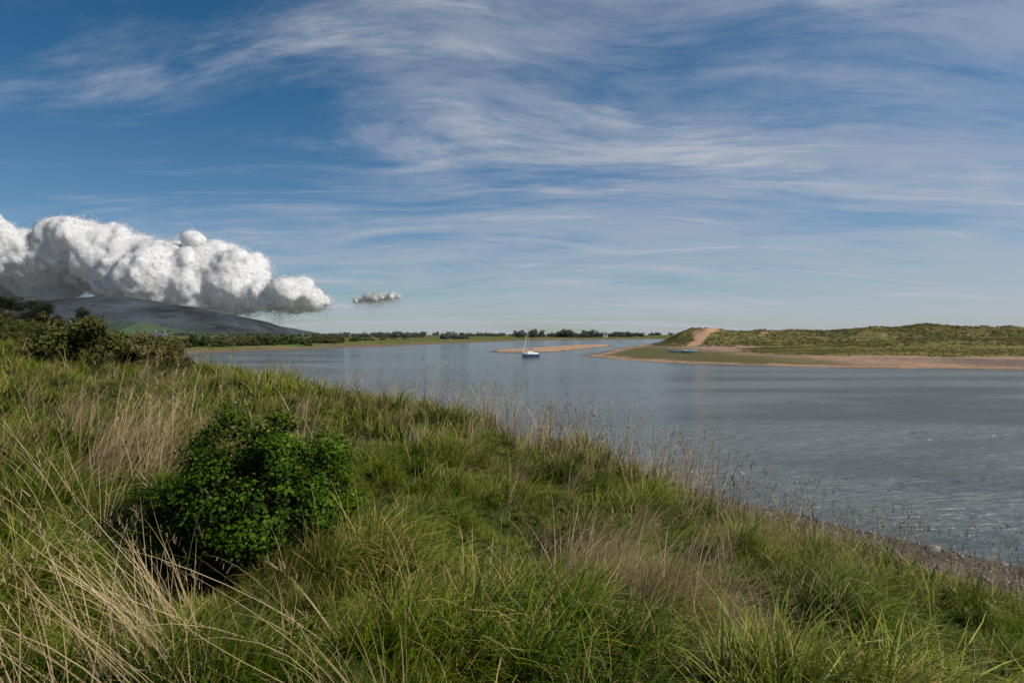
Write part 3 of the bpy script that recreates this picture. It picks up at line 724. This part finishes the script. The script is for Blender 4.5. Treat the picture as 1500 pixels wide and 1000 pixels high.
# ------------------------------------------------------------------ sky & sun
S = Vector((.80, -.34, .62)).normalized()
el = math.asin(S.z); az = math.atan2(S.x, S.y)
w = bpy.data.worlds.new('World'); scene.world = w; w.use_nodes = True; nt = w.node_tree; nt.nodes.clear()
out = nt.nodes.new('ShaderNodeOutputWorld'); bg = N(nt, 'ShaderNodeBackground', Strength=.077); nt.links.new(bg.outputs[0], out.inputs[0])
sky = nt.nodes.new('ShaderNodeTexSky'); sky.sky_type = 'NISHITA'; sky.sun_disc = False; sky.sun_elevation = el; sky.sun_rotation = az
sky.air_density = 1.0; sky.dust_density = .3; sky.ozone_density = 3.0; sky.altitude = 100
tc = nt.nodes.new('ShaderNodeTexCoord'); sx = nt.nodes.new('ShaderNodeSeparateXYZ'); nt.links.new(tc.outputs['Generated'], sx.inputs[0])
up = maprange(nt, sx.outputs[2], 0., .42)
tint = mixc(nt, up, (.82, .96, 1.10), (.30, .80, 1.04))
left = maprange(nt, sx.outputs[0], -.65, .5, .76, 1.06)
skc = mixc(nt, 1., mixc(nt, 1., sky.outputs[0], tint, 'MULTIPLY'), left, 'MULTIPLY')
zc = math_n(nt, 'ADD', math_n(nt, 'MAXIMUM', sx.outputs[2], 0.), .12)
pu = math_n(nt, 'DIVIDE', sx.outputs[0], zc); pv = math_n(nt, 'DIVIDE', sx.outputs[1], zc)
cb = nt.nodes.new('ShaderNodeCombineXYZ'); nt.links.new(pu, cb.inputs[0]); nt.links.new(pv, cb.inputs[1])
wn = N(nt, 'ShaderNodeTexNoise', Scale=.40, Detail=2.); nt.links.new(cb.outputs[0], wn.inputs['Vector'])
vm = nt.nodes.new('ShaderNodeVectorMath'); vm.operation = 'SUBTRACT'; nt.links.new(wn.outputs['Color'], vm.inputs[0]); vm.inputs[1].default_value = (.5, .5, .5)
vs = nt.nodes.new('ShaderNodeVectorMath'); vs.operation = 'SCALE'; nt.links.new(vm.outputs[0], vs.inputs[0]); vs.inputs['Scale'].default_value = 1.5
va = nt.nodes.new('ShaderNodeVectorMath'); va.operation = 'ADD'; nt.links.new(cb.outputs[0], va.inputs[0]); nt.links.new(vs.outputs[0], va.inputs[1])
def layer(rot, sc, scale, det, rg, dist, loc=(0, 0, 0)):
    mp = N(nt, 'ShaderNodeMapping'); mp.inputs['Rotation'].default_value = (0, 0, rot); mp.inputs['Scale'].default_value = sc; mp.inputs['Location'].default_value = loc
    nt.links.new(va.outputs[0], mp.inputs[0]); return noise(nt, mp.outputs[0], scale, det, rg, dist)
n1 = layer(-.3, (.6, 1.0, 1), .8, 5, .6, .2, (3.1, 1.7, 0))
n2 = layer(-.45, (.5, 1.8, 1), 1.3, 10, .68, .35)
n3 = layer(.25, (.5, 1.5, 1), 3.0, 9, .7, .2, (5, 2, 0))
sm = math_n(nt, 'ADD', math_n(nt, 'MULTIPLY', n1, .38), math_n(nt, 'ADD', math_n(nt, 'MULTIPLY', n2, .40), math_n(nt, 'MULTIPLY', n3, .22)))
sm = math_n(nt, 'ADD', sm, math_n(nt, 'MULTIPLY', sx.outputs[0], .09))
sm = math_n(nt, 'ADD', sm, maprange(nt, sx.outputs[2], 0., .3, .05, 0.))
mask = maprange(nt, sm, .40, .61, 0., .64)
n4 = layer(-.25, (.4, 2.3, 1), 1.1, 10, .68, .5, (9, 4, 0))
wisp = math_n(nt, 'MULTIPLY', maprange(nt, n4, .50, .66, 0., .45), maprange(nt, sm, .40, .55))
mask = math_n(nt, 'ADD', math_n(nt, 'MULTIPLY', mask, .88), wisp)
colr = mixc(nt, mask, skc, (5.8, 6.2, 7.1))
nt.links.new(colr, bg.inputs[0])

sd = bpy.data.lights.new('sun', 'SUN'); sd.energy = 5.0; sd.angle = math.radians(.5); sd.color = (1, .94, .84)
so = bpy.data.objects.new('sun', sd); scene.collection.objects.link(so); so.rotation_euler = S.to_track_quat('Z', 'Y').to_euler()

# ------------------------------------------------------------------ camera
cd = bpy.data.cameras.new('camera'); cam = bpy.data.objects.new('camera', cd); scene.collection.objects.link(cam)
cd.lens = 24; cd.sensor_width = 36; cd.clip_end = 30000; cd.clip_start = .05
cam.location = (0, 0, EYE); cam.rotation_euler = (math.radians(90-.573), 0, 0)
scene.camera = cam
scene.view_settings.view_transform = 'Standard'; scene.view_settings.look = 'None'; scene.view_settings.exposure = 0
